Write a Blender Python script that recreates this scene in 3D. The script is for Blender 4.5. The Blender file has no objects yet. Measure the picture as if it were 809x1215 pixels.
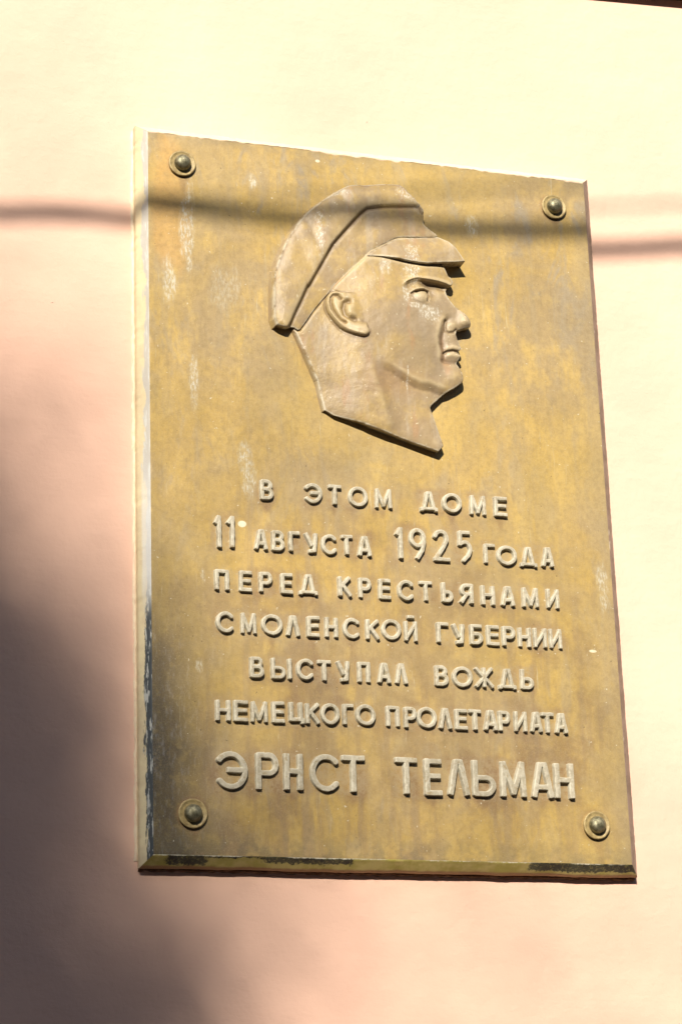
import bpy, math, random
import numpy as np
from mathutils import Vector, Matrix

# ------------------------------------------------------------------ camera, sky, sun, exposure
S = bpy.context.scene
COL = S.collection
R = math.radians
BASE_Z = 2.10            # height of the plaque's lower face edge above the ground
T = 0.026                # how far the plaque face stands proud of the wall (wall plane y = 0)

cam_d = bpy.data.cameras.new('camera'); cam = bpy.data.objects.new('camera', cam_d); COL.objects.link(cam)
cam_d.sensor_fit = 'VERTICAL'; cam_d.sensor_height = 24.0; cam_d.lens = 54.77
cam_d.clip_start = 0.05; cam_d.clip_end = 400
_rot = Matrix(((0.95061383, -0.06590041, -0.30329932), (-0.30862623, -0.30432148, -0.90118715), (-0.03291189, 0.9502871, -0.30963081)))
cam.matrix_world = Matrix.Translation((-0.619874, -2.539918 - T, -0.453119 + BASE_Z)) @ _rot.to_4x4()
S.camera = cam

SX, SZ = 0.40, 0.62      # sun: from the left, from above, in front of the wall
SUN = Vector((-SX, -1.0, SZ)).normalized()
elev = math.asin(SUN.z); 
world = bpy.data.worlds.new('World'); S.world = world; world.use_nodes = True
nt = world.node_tree; nt.nodes.clear()
sky = nt.nodes.new('ShaderNodeTexSky'); sky.sky_type = 'NISHITA'; sky.sun_disc = False
sky.sun_elevation = elev; sky.sun_rotation = math.atan2(SUN.x, SUN.y)
bg = nt.nodes.new('ShaderNodeBackground'); bg.inputs[1].default_value = 0.05
wo = nt.nodes.new('ShaderNodeOutputWorld')
nt.links.new(sky.outputs[0], bg.inputs[0]); nt.links.new(bg.outputs[0], wo.inputs[0])
sl = bpy.data.lights.new('sun', 'SUN'); sl.energy = 5.0; sl.angle = R(0.55); sl.color = (1.0, 0.90, 0.76)
sun = bpy.data.objects.new('sun', sl); COL.objects.link(sun)
sun.rotation_euler = SUN.to_track_quat('Z', 'Y').to_euler(); sun.location = SUN * 30
S.view_settings.view_transform = 'Standard'; S.view_settings.look = 'None'
S.view_settings.exposure = 0.78; S.view_settings.gamma = 1.0; S.view_settings.use_curve_mapping = False
S.render.resolution_x = 681; S.render.resolution_y = 1024

# ------------------------------------------------------------------ helpers
def link(name, me, m=None, parent=None):
    o = bpy.data.objects.new(name, me); COL.objects.link(o)
    if m is not None: me.materials.append(m)
    if parent: o.parent = parent
    return o
def tag(o, label=None, cat=None, group=None, kind=None):
    if label: o['label'] = label
    if cat: o['category'] = cat
    if group: o['group'] = group
    if kind: o['kind'] = kind
    return o
def mesh_np(name, V, F, smooth=True):
    """V (n,3) floats, F (m,4 or 3) ints -> mesh"""
    me = bpy.data.meshes.new(name); V = np.asarray(V, np.float32); F = np.asarray(F, np.int32)
    n, k = F.shape
    me.vertices.add(len(V)); me.vertices.foreach_set('co', V.ravel())
    me.loops.add(n * k); me.loops.foreach_set('vertex_index', F.ravel())
    me.polygons.add(n); me.polygons.foreach_set('loop_start', np.arange(0, n * k, k, dtype=np.int32))
    me.polygons.foreach_set('loop_total', np.full(n, k, np.int32))
    me.polygons.foreach_set('use_smooth', np.full(n, smooth))
    me.update(calc_edges=True); return me

def seg_d(X, Z, a, b):
    ax, az = a; bx, bz = b; dx, dz = bx - ax, bz - az
    t = np.clip(((X - ax) * dx + (Z - az) * dz) / (dx * dx + dz * dz + 1e-9), 0, 1)
    return np.hypot(X - ax - t * dx, Z - az - t * dz)
def line_d(X, Z, P):
    d = np.full(X.shape, 1e9)
    for a, b in zip(P[:-1], P[1:]): d = np.minimum(d, seg_d(X, Z, a, b))
    return d
def poly_sd(X, Z, P):
    """signed distance to closed polygon, positive inside"""
    Q = list(P) + [P[0]]; d = line_d(X, Z, Q); ins = np.zeros(X.shape, bool)
    for (ax, az), (bx, bz) in zip(Q[:-1], Q[1:]):
        if az == bz: continue
        c = ((az > Z) != (bz > Z)) & (X < (bx - ax) * (Z - az) / (bz - az) + ax); ins ^= c
    return np.where(ins, d, -d)
def smooth_poly(P, n=1, closed=True):
    for _ in range(n):
        Q = []
        m_ = len(P) if closed else len(P) - 1
        for i in range(m_):
            a, b = P[i], P[(i + 1) % len(P)]
            Q += [(a[0]*.8+b[0]*.2, a[1]*.8+b[1]*.2), (a[0]*.2+b[0]*.8, a[1]*.2+b[1]*.8)]
        if not closed: Q = [P[0]] + Q + [P[-1]]
        P = Q
    return P
def ss(a, b, x):
    t = np.clip((x - a) / (b - a), 0, 1); return t * t * (3 - 2 * t)
_rs = np.random.RandomState(7)
_NT = _rs.rand(64, 64)
def vnoise(X, Z, sc, seed=0):
    """cheap smooth value noise in 0..1"""
    x = X / sc + seed * 17.3; z = Z / sc + seed * 9.7
    xi = np.floor(x).astype(int); zi = np.floor(z).astype(int); fx = x - xi; fz = z - zi
    fx = fx * fx * (3 - 2 * fx); fz = fz * fz * (3 - 2 * fz)
    g = lambda i, j: _NT[i % 64, j % 64]
    return (g(xi, zi)*(1-fx)+g(xi+1, zi)*fx)*(1-fz)+(g(xi, zi+1)*(1-fx)+g(xi+1, zi+1)*fx)*fz
def relief(name, fn, box, res, m, parent):
    """height field over the plaque face; fn(X,Z) -> height in mm, NaN/negative where there is none"""
    x0, x1, z0, z1 = box; nx = int((x1-x0)/res)+2; nz = int((z1-z0)/res)+2
    X, Z = np.meshgrid(x0 + np.arange(nx)*res, z0 + np.arange(nz)*res)
    H = fn(X, Z); under = None
    if isinstance(H, tuple): H, dd, under = H
    keepv = H > -0.5
    Hc = np.maximum(H, -0.5)
    if under is not None:                       # cast undercut: the foot of a downward-facing side lies behind its lip
        gz_, gx_ = np.gradient(dd); g = np.hypot(gx_, gz_)+1e-6; gx_ /= g; gz_ /= g
        k = under*np.clip((gz_-.3)*1.4, 0, 1)*(1-ss(.45, .75, gx_))*np.clip(-dd, 0, 1.6)
        X = X + gx_*k; Z = Z + gz_*k
    V = np.stack([X.ravel()*.001, -(Hc.ravel()*.001) - T, Z.ravel()*.001], 1)
    idx = np.arange(nx*nz).reshape(nz, nx)
    any_ = keepv[:-1, :-1] | keepv[1:, :-1] | keepv[:-1, 1:] | keepv[1:, 1:]
    F = np.stack([idx[:-1, :-1][any_], idx[:-1, 1:][any_], idx[1:, 1:][any_], idx[1:, :-1][any_]], 1)
    used = np.unique(F); mp = np.zeros(nx*nz, np.int64); mp[used] = np.arange(len(used))
    me = mesh_np(name, V[used], mp[F])
    if under is not None:                       # pale edges: rub wear plus painted edge light
        w_ = .8 if name in ('letter', 'numeral') else 1.5
        r_ = np.exp(-((dd-.1)/w_)**2).ravel()[used].astype(np.float32)
        if name not in ('letter', 'numeral'):   # shade painted into hollows, light onto raised parts, for stronger modelling
            Hp = np.where(dd > 0, H, 0.0); Mk = (dd > 0).astype(float)
            def blur(A, q):
                for ax in (0, 1):
                    C = np.cumsum(np.pad(A, [(q+1, q) if a == ax else (0, 0) for a in (0, 1)], mode='edge'), axis=ax)
                    n_ = A.shape[ax]; A = (np.take(C, np.arange(2*q+1, 2*q+1+n_), axis=ax) - np.take(C, np.arange(0, n_), axis=ax))/(2*q+1)
                return A
            cav = np.zeros_like(H)
            for q, s_ in ((4, .9), (12, 2.2)):
                cav += np.clip((blur(blur(Hp, q), q)/np.maximum(blur(blur(Mk, q), q), .05) - H)/s_, -1, 1)*Mk
            c_ = me.attributes.new('cavity_shade', 'FLOAT', 'POINT'); c_.data.foreach_set('value', cav.ravel()[used].astype(np.float32))
        a_ = me.attributes.new('rub_edge_light', 'FLOAT', 'POINT'); a_.data.foreach_set('value', r_)
    return link(name, me, m, parent)

# ------------------------------------------------------------------ materials
class NB:
    """tiny node builder"""
    def __init__(s, name):
        s.m = bpy.data.materials.new(name); s.m.use_nodes = True; s.t = s.m.node_tree
        s.b = s.t.nodes['Principled BSDF']; s.co = s.t.nodes.new('ShaderNodeTexCoord').outputs['Object']
    def n(s, t, **k):
        o = s.t.nodes.new(t)
        for a, v in k.items(): setattr(o, a, v)
        return o
    def put(s, sock, v):
        if isinstance(v, bpy.types.NodeSocket): s.t.links.new(v, sock)
        else: sock.default_value = (*v, 1) if (isinstance(v, tuple) and len(v) == 3 and sock.type == 'RGBA') else v
    def math(s, op, a, b=0.0, clamp=False):
        o = s.n('ShaderNodeMath', operation=op, use_clamp=clamp); s.put(o.inputs[0], a); s.put(o.inputs[1], b); return o.outputs[0]
    def mix(s, f, a, b, mode='MIX'):
        o = s.n('ShaderNodeMix', data_type='RGBA', blend_type=mode); s.put(o.inputs[0], f); s.put(o.inputs[6], a); s.put(o.inputs[7], b); return o.outputs[2]
    def ramp(s, v, a, b):
        """smooth 0..1 between a and b (b may be below a)"""
        o = s.n('ShaderNodeMapRange', interpolation_type='SMOOTHSTEP'); s.put(o.inputs[0], v)
        if a < b: o.inputs[1].default_value = a; o.inputs[2].default_value = b; o.inputs[3].default_value = 0; o.inputs[4].default_value = 1
        else: o.inputs[1].default_value = b; o.inputs[2].default_value = a; o.inputs[3].default_value = 1; o.inputs[4].default_value = 0
        return o.outputs[0]
    def scaled(s, sc, off=(0, 0, 0)):
        o = s.n('ShaderNodeMapping'); s.put(o.inputs[0], s.co); o.inputs[3].default_value = sc; o.inputs[1].default_value = off; return o.outputs[0]
    def noise(s, scale, detail=4, rough=.55, sc=None, dist=0, off=(0, 0, 0)):
        o = s.n('ShaderNodeTexNoise'); s.put(o.inputs['Vector'], s.scaled(sc or (1, 1, 1), off))
        o.inputs['Scale'].default_value = scale; o.inputs['Detail'].default_value = detail; o.inputs['Roughness'].default_value = rough; o.inputs['Distortion'].default_value = dist
        return o.outputs['Fac']
    def xyz(s):
        o = s.n('ShaderNodeSeparateXYZ'); s.put(o.inputs[0], s.co); return o.outputs
    def spot(s, x, z, rx, rz, n=None, amt=.6, soft=.5):
        """colour mark: an ellipse at x,z (mm) with a noisy outline"""
        X, _, Z = s.xyz()
        a = s.math('MULTIPLY', s.math('SUBTRACT', X, x*.001), 1000/rx); b = s.math('MULTIPLY', s.math('SUBTRACT', Z, z*.001), 1000/rz)
        d = s.math('SQRT', s.math('ADD', s.math('MULTIPLY', a, a), s.math('MULTIPLY', b, b)))
        if n is not None: d = s.math('ADD', d, s.math('MULTIPLY', s.math('SUBTRACT', n, .5), amt*2))
        return s.ramp(d, 1+soft*.5, 1-soft*.5)
    def bump(s, h, strength=.3, dist=.001):
        o = s.n('ShaderNodeBump'); s.put(o.inputs['Height'], h); o.inputs['Strength'].default_value = strength; o.inputs['Distance'].default_value = dist
        s.t.links.new(o.outputs[0], s.b.inputs['Normal'])
    def out(s, col, rough=.5, metal=0.0, spec=.5):
        s.put(s.b.inputs['Base Color'], s.mix(1.0, col, (1.0, 1.045, 1.10), 'MULTIPLY')); s.put(s.b.inputs['Roughness'], rough); s.put(s.b.inputs['Metallic'], metal)
        s.put(s.b.inputs['Specular IOR Level'], spec); return s.m
    mx = lambda s, a, b: s.math('MAXIMUM', a, b)
    ml = lambda s, a, b: s.math('MULTIPLY', a, b)

def mat_face():
    b = NB('face_paint')
    big = b.noise(7, 5, .6, dist=.6); mid = b.noise(24, 5, .6, sc=(1, 1, .6), off=(3, 0, 1)); fine = b.noise(160, 4, .7); grit = b.noise(700, 2, .6)
    streak = b.noise(60, 4, .6, sc=(1, 1, .12), off=(.3, 0, 0)); diag = b.noise(22, 4, .65, sc=(1, 1, .35), dist=1.4, off=(5, 2, 0))
    X, Y, Z = b.xyz()
    ochre = (.45, .296, .084); mauve = (.375, .265, .125); gold = (.515, .345, .10); brown = (.27, .155, .06)
    c = b.mix(b.ramp(big, .38, .62), mauve, ochre)
    c = b.mix(b.ml(b.ramp(mid, .5, .68), .75), c, gold)
    c = b.mix(b.ml(b.ramp(diag, .50, .66), b.math('ADD', .4, b.ml(b.ramp(Z, .60, .80), .45))), c, (.325, .265, .185))
    low = b.ramp(Z, .62, .1)
    c = b.mix(b.ml(b.ml(b.ramp(streak, .48, .66), low), .6), c, brown)
    c = b.mix(b.ml(b.ramp(streak, .52, .70), .4), c, (.33, .255, .15))
    c = b.mix(b.ml(b.ramp(b.noise(190, 4, .65, sc=(1, 1, .14), off=(1, 5, 2)), .50, .68), .30), c, (.27, .19, .09))
    # grime that follows the lettered band and sits under it
    c = b.mix(b.ml(b.ml(b.ramp(b.noise(14, 4, .6, off=(9, 1, 4)), .5, .64), b.ramp(Z, .45, .36)), .5), c, (.20, .125, .07))
    # bare dark metal and painted shade at the lower left corner and along the left edge
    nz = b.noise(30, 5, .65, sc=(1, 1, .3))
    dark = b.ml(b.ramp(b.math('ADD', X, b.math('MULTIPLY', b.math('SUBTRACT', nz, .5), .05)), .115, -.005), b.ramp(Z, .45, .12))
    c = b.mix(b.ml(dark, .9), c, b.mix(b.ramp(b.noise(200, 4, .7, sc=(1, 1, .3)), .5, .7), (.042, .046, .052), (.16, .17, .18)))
    foot = b.ml(b.ramp(Z, .03, .004), b.ramp(b.noise(40, 3), .42, .56)); c = b.mix(b.ml(foot, .45), c, (.12, .11, .08))
    rt = b.ml(b.ramp(b.math('ADD', X, b.math('MULTIPLY', b.math('SUBTRACT', nz, .5), .05)), .545, .59), .6); c = b.mix(rt, c, (.30, .235, .15))
    tp = b.ml(b.ramp(Z, .885, .9), b.ramp(b.noise(35, 3), .45, .55)); c = b.mix(b.ml(tp, .5), c, (.22, .17, .10))
    # orange and pale drips at the upper left
    c = b.mix(b.ml(b.spot(28, 800, 22, 90, mid, .8), .55), c, (.55, .30, .085))
    sn = b.noise(90, 4, .7, sc=(1, 1, .25))
    w = b.ml(b.spot(48, 780, 9, 55, sn, 1.1), .85)
    for a in ((26, 700, 8, 26), (54, 590, 4, 16), (53, 575, 6, 30), (115, 482, 6, 16), (120, 455, 9, 22), (573, 345, 7, 34), (62, 330, 3, 8), (56, 220, 4, 7), (134, 846, 5, 10), (95, 700, 18, 30), (425, 820, 8, 14)):
        amt = 1.2 if a[2] > 5 else .7
        w = b.mx(w, b.ml(b.spot(*a, sn, amt, .9), .75 if a[2] < 10 else .3))
    w = b.ml(w, b.math('ADD', .15, b.ml(b.ramp(b.noise(420, 4, .75, sc=(1, 1, .3)), .46, .60), .85)))
    c = b.mix(w, c, (.62, .60, .50))
    w2 = b.mx(b.spot(111, 396, 5.5, 4.2, mid, .5, .3), b.mx(b.spot(554, 262, 5, 1.8, mid, .4, .3), b.spot(220, 886, 3, 2, mid, .4)))
    c = b.mix(w2, c, (.80, .72, .52))
    m3 = b.noise(75, 5, .72, off=(6, 3, 1)); c = b.mix(b.ml(b.ramp(m3, .48, .68), .26), c, (.26, .185, .085)); c = b.mix(b.ml(b.ramp(m3, .50, .34), .22), c, (.52, .375, .13))
    at = b.n('ShaderNodeAttribute', attribute_name='grime').outputs['Fac']; sm = b.noise(33, 5, .62, sc=(1, 1, .5), off=(2, 9, 9))
    c = b.mix(b.ml(b.ramp(b.math('ADD', at, b.math('MULTIPLY', b.math('SUBTRACT', sm, .5), 1.6)), .42, .95), .72), c, (.215, .125, .062))
    up = b.ml(b.ramp(b.noise(5, 3, .5, off=(4, 1, 8)), .38, .66), .38); c = b.mix(up, c, (.48, .335, .11))
    scr = b.ramp(b.noise(130, 3, .6, sc=(1.6, 1, .10), dist=.3, off=(7, 7, 2)), .66, .72); c = b.mix(b.ml(b.ml(scr, b.ramp(mid, .45, .6)), .45), c, (.55, .49, .34))
    specks = b.ramp(b.noise(240, 2, .5, off=(2, 2, 7)), .735, .76); c = b.mix(b.ml(specks, .8), c, (.65, .60, .45))
    dk = b.ramp(b.noise(190, 2, .5, off=(8, 2, 3)), .735, .765); c = b.mix(b.ml(dk, .7), c, (.08, .055, .03))
    c = b.mix(b.ml(b.ramp(fine, .42, .68), .24), c, (.19, .13, .055)); c = b.mix(b.ml(b.ramp(grit, .45, .7), .12), c, (.6, .5, .3))
    rim = b.n('ShaderNodeAttribute', attribute_name='halo').outputs['Fac']; c = b.mix(b.ml(rim, b.ml(b.ramp(fine, .35, .6), .4)), c, (.46, .37, .22))
    h = b.math('ADD', b.ml(fine, .5), b.math('ADD', b.ml(mid, 1.6), b.ml(grit, .22)))
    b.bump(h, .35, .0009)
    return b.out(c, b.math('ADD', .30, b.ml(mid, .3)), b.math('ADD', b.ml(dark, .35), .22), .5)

def mat_bust(name, gold=.45):
    b = NB(name)
    big = b.noise(16, 5, .6, dist=.4, off=(1, 4, 2)); fine = b.noise(220, 4, .7); mid = b.noise(45, 4, .6); grit = b.noise(800, 2, .6)
    streak = b.noise(70, 4, .6, sc=(1, 1, .2), off=(4, 0, 0))
    c = b.mix(b.ramp(big, .40, .62), (.30, .215, .115), (.375, .258, .098))
    c = b.mix(b.ml(b.ramp(mid, .5, .66), gold), c, (.47, .325, .12))
    c = b.mix(b.ml(b.ramp(streak, .5, .68), .5), c, (.39, .32, .235))
    m3 = b.noise(90, 5, .72, off=(6, 3, 1)); c = b.mix(b.ml(b.ramp(m3, .48, .66), .4), c, (.25, .175, .10)); c = b.mix(b.ml(b.spot(352, 652, 48, 70, big, .9, 1.2), .7), c, (.255, .195, .125)); c = b.mix(b.ml(b.spot(300, 590, 40, 18, big, .8, 1.4), .55), c, (.30, .185, .095))  # darker cheek and under-jaw spots: form shading painted into the patina colour
    c = b.mix(b.ml(b.ramp(b.noise(60, 4, .6, sc=(1, 1, .3), off=(1, 8, 3)), .56, .7), .45), c, (.36, .19, .085))
    sn = b.noise(120, 4, .75)
    w = b.ml(b.spot(335, 748, 10, 30, sn, 1.3), .8)
    for a in ((324, 708, 4, 14), (351, 873, 1, 1), (338, 692, 12, 3.5), (354, 684, 13, 10), (330, 850, 10, 14), (345, 845, 12, 16), (300, 745, 8, 10), (215, 780, 5, 30), (235, 840, 20, 5), (322, 592, 1.2, 14)):
        w = b.mx(w, b.ml(b.spot(*a, sn, 1.2, 1.0), .75))
    w = b.ml(w, b.math('ADD', .12, b.ml(b.ramp(b.noise(460, 4, .8, sc=(1, 1, .5)), .48, .60), .88)))
    c = b.mix(w, c, (.66, .63, .53))
    c = b.mix(b.ml(b.ramp(fine, .35, .65), .2), c, (.22, .15, .08))
    cv = b.n('ShaderNodeAttribute', attribute_name='cavity_shade').outputs['Fac']; cn = b.math('ADD', cv, b.math('MULTIPLY', b.math('SUBTRACT', b.noise(60, 4, .6, off=(7, 1, 7)), .5), .5))
    c = b.mix(b.ml(b.ramp(cn, .05, 1.2), .52), c, (.12, .075, .04)); c = b.mix(b.ml(b.ramp(cn, -.08, -1.0), .45), c, (.52, .41, .24))  # relief shading in the colour: hollows darker, high spots lighter
    rb = b.n('ShaderNodeAttribute', attribute_name='rub_edge_light').outputs['Fac']; c = b.mix(b.ml(rb, b.ml(b.ramp(b.noise(70, 4, .7, off=(5, 5, 5)), .36, .58), .7)), c, (.62, .56, .42))  # worn rim, with the lit edge painted in
    specks = b.ramp(b.noise(260, 2, .5, off=(2, 5, 7)), .70, .74); c = b.mix(b.ml(specks, .6), c, (.62, .55, .38))
    b.bump(b.math('ADD', b.ml(fine, .6), b.math('ADD', b.ml(mid, 1.2), b.ml(grit, .4))), .55, .0011)
    return b.out(c, .46, 0.0, .45)

def mat_letter():
    b = NB('letter_metal')
    mid = b.noise(55, 4, .6); fine = b.noise(300, 4, .7)
    c = b.mix(b.ramp(mid, .35, .65), (.32, .275, .19), (.42, .37, .27))
    c = b.mix(b.ml(b.ramp(fine, .45, .62), .5), c, (.52, .475, .37))
    c = b.mix(b.ml(b.ramp(b.noise(120, 3, .6, off=(4, 4, 4)), .56, .7), .6), c, (.26, .18, .075))
    rb = b.n('ShaderNodeAttribute', attribute_name='rub_edge_light').outputs['Fac']; c = b.mix(b.ml(rb, b.ml(b.ramp(b.noise(90, 3, .6, off=(5, 5, 5)), .35, .6), .6)), c, (.62, .58, .44))  # letter rims: wear and painted edge light together
    b.bump(b.math('ADD', fine, mid), .5, .0006)
    return b.out(c, .45, 0.0, .5)

def mat_wall():
    b = NB('plaster_paint')
    big = b.noise(1.6, 4, .5); mid = b.noise(9, 5, .6); fine = b.noise(140, 3, .6); grit = b.noise(900, 2, .5)
    c = b.mix(b.ramp(big, .35, .65), (.735, .462, .340), (.765, .488, .362))
    c = b.mix(b.ml(b.ramp(mid, .5, .7), .25), c, (.70, .45, .342))
    pits = b.ramp(b.noise(75, 2, .5, off=(1, 1, 1)), .76, .79); c = b.mix(b.ml(pits, .5), c, (.32, .25, .2))
    trow = b.noise(26, 4, .55, sc=(.35, 1, 1.2), off=(2, 0, 0))
    b.bump(b.math('ADD', b.ml(fine, .25), b.math('ADD', b.ml(mid, 4), b.math('ADD', b.ml(trow, 1.2), b.math('SUBTRACT', b.ml(grit, .2), b.ml(pits, .5))))), .6, .0016)
    return b.out(c, .75, 0, .25)

def mat_bevel(kind):
    b = NB('edge_paint_' + kind)
    X, Y, Z = b.xyz(); n1 = b.noise(40, 5, .65); fine = b.noise(260, 4, .7); D = b.math('SUBTRACT', b.math('MULTIPLY', Y, -1), .012)  # 0 at outer lip, 0.014 at the face
    st = b.noise(110, 5, .7, sc=(1, 1, .18), dist=.5)
    if kind == 'left':
        c = b.mix(b.ramp(n1, .4, .6), (.66, .56, .34), (.60, .49, .30))
        lim = b.math('ADD', D, b.math('MULTIPLY', b.math('SUBTRACT', st, .5), .016))
        lowf = b.noise(9, 3, .6, sc=(0, 0, 1), off=(3, 3, 6))
        strip = b.ramp(b.math('ADD', b.math('ADD', lim, b.ml(b.math('SUBTRACT', lowf, .5), b.ml(b.ramp(Z, .25, .36), .022))), b.ml(b.ramp(Z, .33, .2), .0022)), .0075, .0092)
        c = b.mix(strip, c, b.mix(b.ramp(Z, .34, .27), (.46, .43, .37), (.05, .058, .062)))
        scr = b.ml(b.ramp(b.noise(260, 3, .7, sc=(1, 1, .16), off=(3, 3, 3)), .55, .62), strip); c = b.mix(b.ml(scr, .75), c, (.55, .55, .5))
        c = b.mix(b.ml(b.ml(b.ramp(Z, .50, .40), b.ramp(Z, .27, .33)), b.ml(b.ramp(D, .003, .006), .6)), c, (.62, .62, .60))
    elif kind == 'bottom':
        c = b.mix(b.ramp(n1, .4, .62), (.42, .36, .085), (.55, .46, .16))
        rag = b.math('ADD', D, b.math('MULTIPLY', b.math('SUBTRACT', b.noise(150, 4, .7), .5), .012))
        def patch(x0, x1, lim):
            e = b.math('ADD', X, b.math('MULTIPLY', b.math('SUBTRACT', b.noise(220, 4, .7), .5), .02))
            return b.ml(b.ml(b.ramp(e, x0-.003, x0+.003), b.ramp(e, x1+.003, x1-.003)), b.ramp(rag, lim-.0008, lim+.0008))
        p = b.mx(patch(.016, .062, .004), b.mx(patch(.062, .135, .0118), b.mx(patch(.13, .235, .0075), patch(.455, .60, .005))))
        c = b.mix(b.ml(p, b.math('SUBTRACT', 1.0, b.ml(b.ramp(b.noise(330, 4, .75),   .54, .62), .35))), c, b.mix(b.ramp(n1, .4, .6), (.035, .035, .025), (.075, .078, .045)))
        lip = b.ml(b.ramp(b.math('ADD', D, b.math('MULTIPLY', b.math('SUBTRACT', n1, .5), .004)), .0035, .001), .8); c = b.mix(lip, c, (.36, .18, .09))
        crest = b.ml(b.ramp(b.math('ADD', D, b.math('MULTIPLY', b.math('SUBTRACT', fine, .5), .004)), .0130, .0142), b.ramp(b.noise(16, 3), .45, .55)); c = b.mix(crest, c, (.78, .72, .55))
    elif kind == 'right':
        c = b.mix(b.ramp(n1, .4, .6), (.20, .145, .10), (.30, .215, .16))
        c = b.mix(b.ramp(b.math('ADD', b.noise(18, 3), b.ml(D, 10)), .74, .80), c, (.70, .62, .45))
    else:
        c = b.mix(b.ramp(n1, .4, .6), (.74, .55, .38), (.76, .60, .42))
    b.bump(b.math('ADD', b.ml(st, .8), b.math('ADD', b.ml(fine, .5), n1)), .6, .001)
    return b.out(c, .5, 0, .45)

def mat_simple(name, c1, c2, scale, rough=.6, metal=0.0, bump=.3, dist=.001, sc=None, spec=.5):
    b = NB(name); n1 = b.noise(scale, 5, .65, sc=sc); n2 = b.noise(scale*6, 3, .6, sc=sc)
    b.bump(b.math('ADD', n1, b.ml(n2, .4)), bump, dist)
    return b.out(b.mix(b.ramp(n1, .35, .65), c1, c2), rough, metal, spec)

M_face, M_letter, M_wall = mat_face(), mat_letter(), mat_wall()
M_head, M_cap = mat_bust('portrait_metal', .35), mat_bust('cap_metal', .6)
M_edge = {k: mat_bevel(k) for k in ('left', 'right', 'top', 'bottom')}
M_dome = mat_simple('bolt_metal', (.10, .09, .05), (.33, .30, .19), 170, .42, .6, .8, .0010)
M_washer = mat_simple('washer_metal', (.24, .17, .07), (.40, .30, .13), 150, .5, .1, .7, .0010)
M_crust = mat_simple('crust_paint', (.74, .55, .38), (.78, .64, .44), 120, .6, 0, .6, .001)
M_bead = mat_simple('bead_brown', (.16, .085, .045), (.26, .15, .08), 120, .9, 0, .6, .002)
M_board = mat_simple('board_varnish', (.20, .095, .028), (.33, .17, .05), 14, .4, 0, .3, .001, sc=(.1, 1, 1))
M_bark = mat_simple('bark', (.10, .07, .05), (.2, .15, .11), 12, .9, 0, .8, .02)
M_leaf = mat_simple('leaf', (.05, .10, .02), (.08, .13, .03), 3, .6, 0, .1, .001)
M_asphalt = mat_simple('asphalt', (.045, .045, .047), (.065, .063, .06), 5, .9, 0, .5, .004)
M_paver = mat_simple('paver_concrete', (.11, .105, .10), (.16, .15, .14), 8, .9, 0, .4, .002)
M_rubber = mat_simple('cable_rubber', (.02, .02, .02), (.03, .03, .03), 30, .5)
M_pole = mat_simple('pole_wood', (.13, .09, .06), (.22, .16, .11), 8, .9, 0, .5, .004, sc=(1, 1, .1))

# ---- traced outlines, plaque millimetres (x to the right, z up from the lower left corner of the face)
CAP = [(154.2, 652.2), (154.5, 688.1), (156.3, 724.5), (157.7, 723.6), (162.4, 738.7), (171.2, 760.7), (184.2, 785.1), (198.9, 805.3), (210.8, 816.9), (222.6, 827.1), (235.5, 836.6), (246.5, 844.9), (254.7, 850.0), (262.0, 852.4), (280.5, 854.2), (302.4, 857.6), (323.4, 859.7), (329.6, 856.3), (334.9, 851.2), (342.7, 842.6), (349.6, 833.0), (354.3, 827.3), (355.3, 824.8), (353.8, 808.0), (358.3, 803.8), (374.3, 793.4), (365.0, 790.1), (332.1, 787.7), (317.5, 785.2), (299.0, 773.8), (282.4, 763.6), (274.9, 756.7), (273.6, 754.0), (257.0, 737.8), (242.2, 722.5), (231.3, 711.3), (229.3, 705.7), (219.2, 693.8), (203.7, 673.2), (194.5, 658.8), (186.4, 647.2), (177.8, 652.3), (168.2, 648.2)]
CROWN_UND0 = 24
CROWN = [(154.2, 652.2), (154.5, 688.1), (156.3, 724.5), (157.7, 723.6), (162.4, 738.7), (171.2, 760.7), (184.2, 785.1), (198.9, 805.3), (210.8, 816.9), (222.6, 827.1), (235.5, 836.6), (246.5, 844.9), (254.7, 850.0), (262.0, 852.4), (280.5, 854.2), (302.4, 857.6), (323.4, 859.7), (329.6, 856.3), (334.9, 851.2), (342.7, 842.6), (349.6, 833.0), (354.3, 827.3), (355.3, 824.8), (355.1, 828.9), (366.1, 832.5), (355.7, 833.5), (339.5, 832.4), (324.9, 830.7), (297.5, 827.2), (279.3, 823.2), (277.1, 822.2), (266.9, 813.5), (253.8, 797.6), (244.5, 786.3), (229.6, 767.7), (222.0, 753.4), (214.5, 739.5), (203.4, 719.4), (197.8, 709.3), (197.0, 710.6), (187.6, 689.7), (177.4, 667.9), (171.8, 653.9), (168.2, 648.2)]
PEAK = [(277.0, 755.5), (280.8, 761.5), (297.3, 771.6), (315.8, 783.0), (330.4, 785.9), (372.6, 791.5), (385.1, 785.0), (393.7, 775.7), (400.6, 766.1), (405.0, 758.7), (390.9, 756.3), (376.2, 754.5), (354.2, 751.2), (332.5, 752.1), (314.6, 754.4), (294.9, 756.2)]
PEAK_FOLD = [(280.8, 761.5), (297.3, 771.6), (315.8, 783.0), (330.4, 785.9), (372.6, 791.5)]
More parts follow.
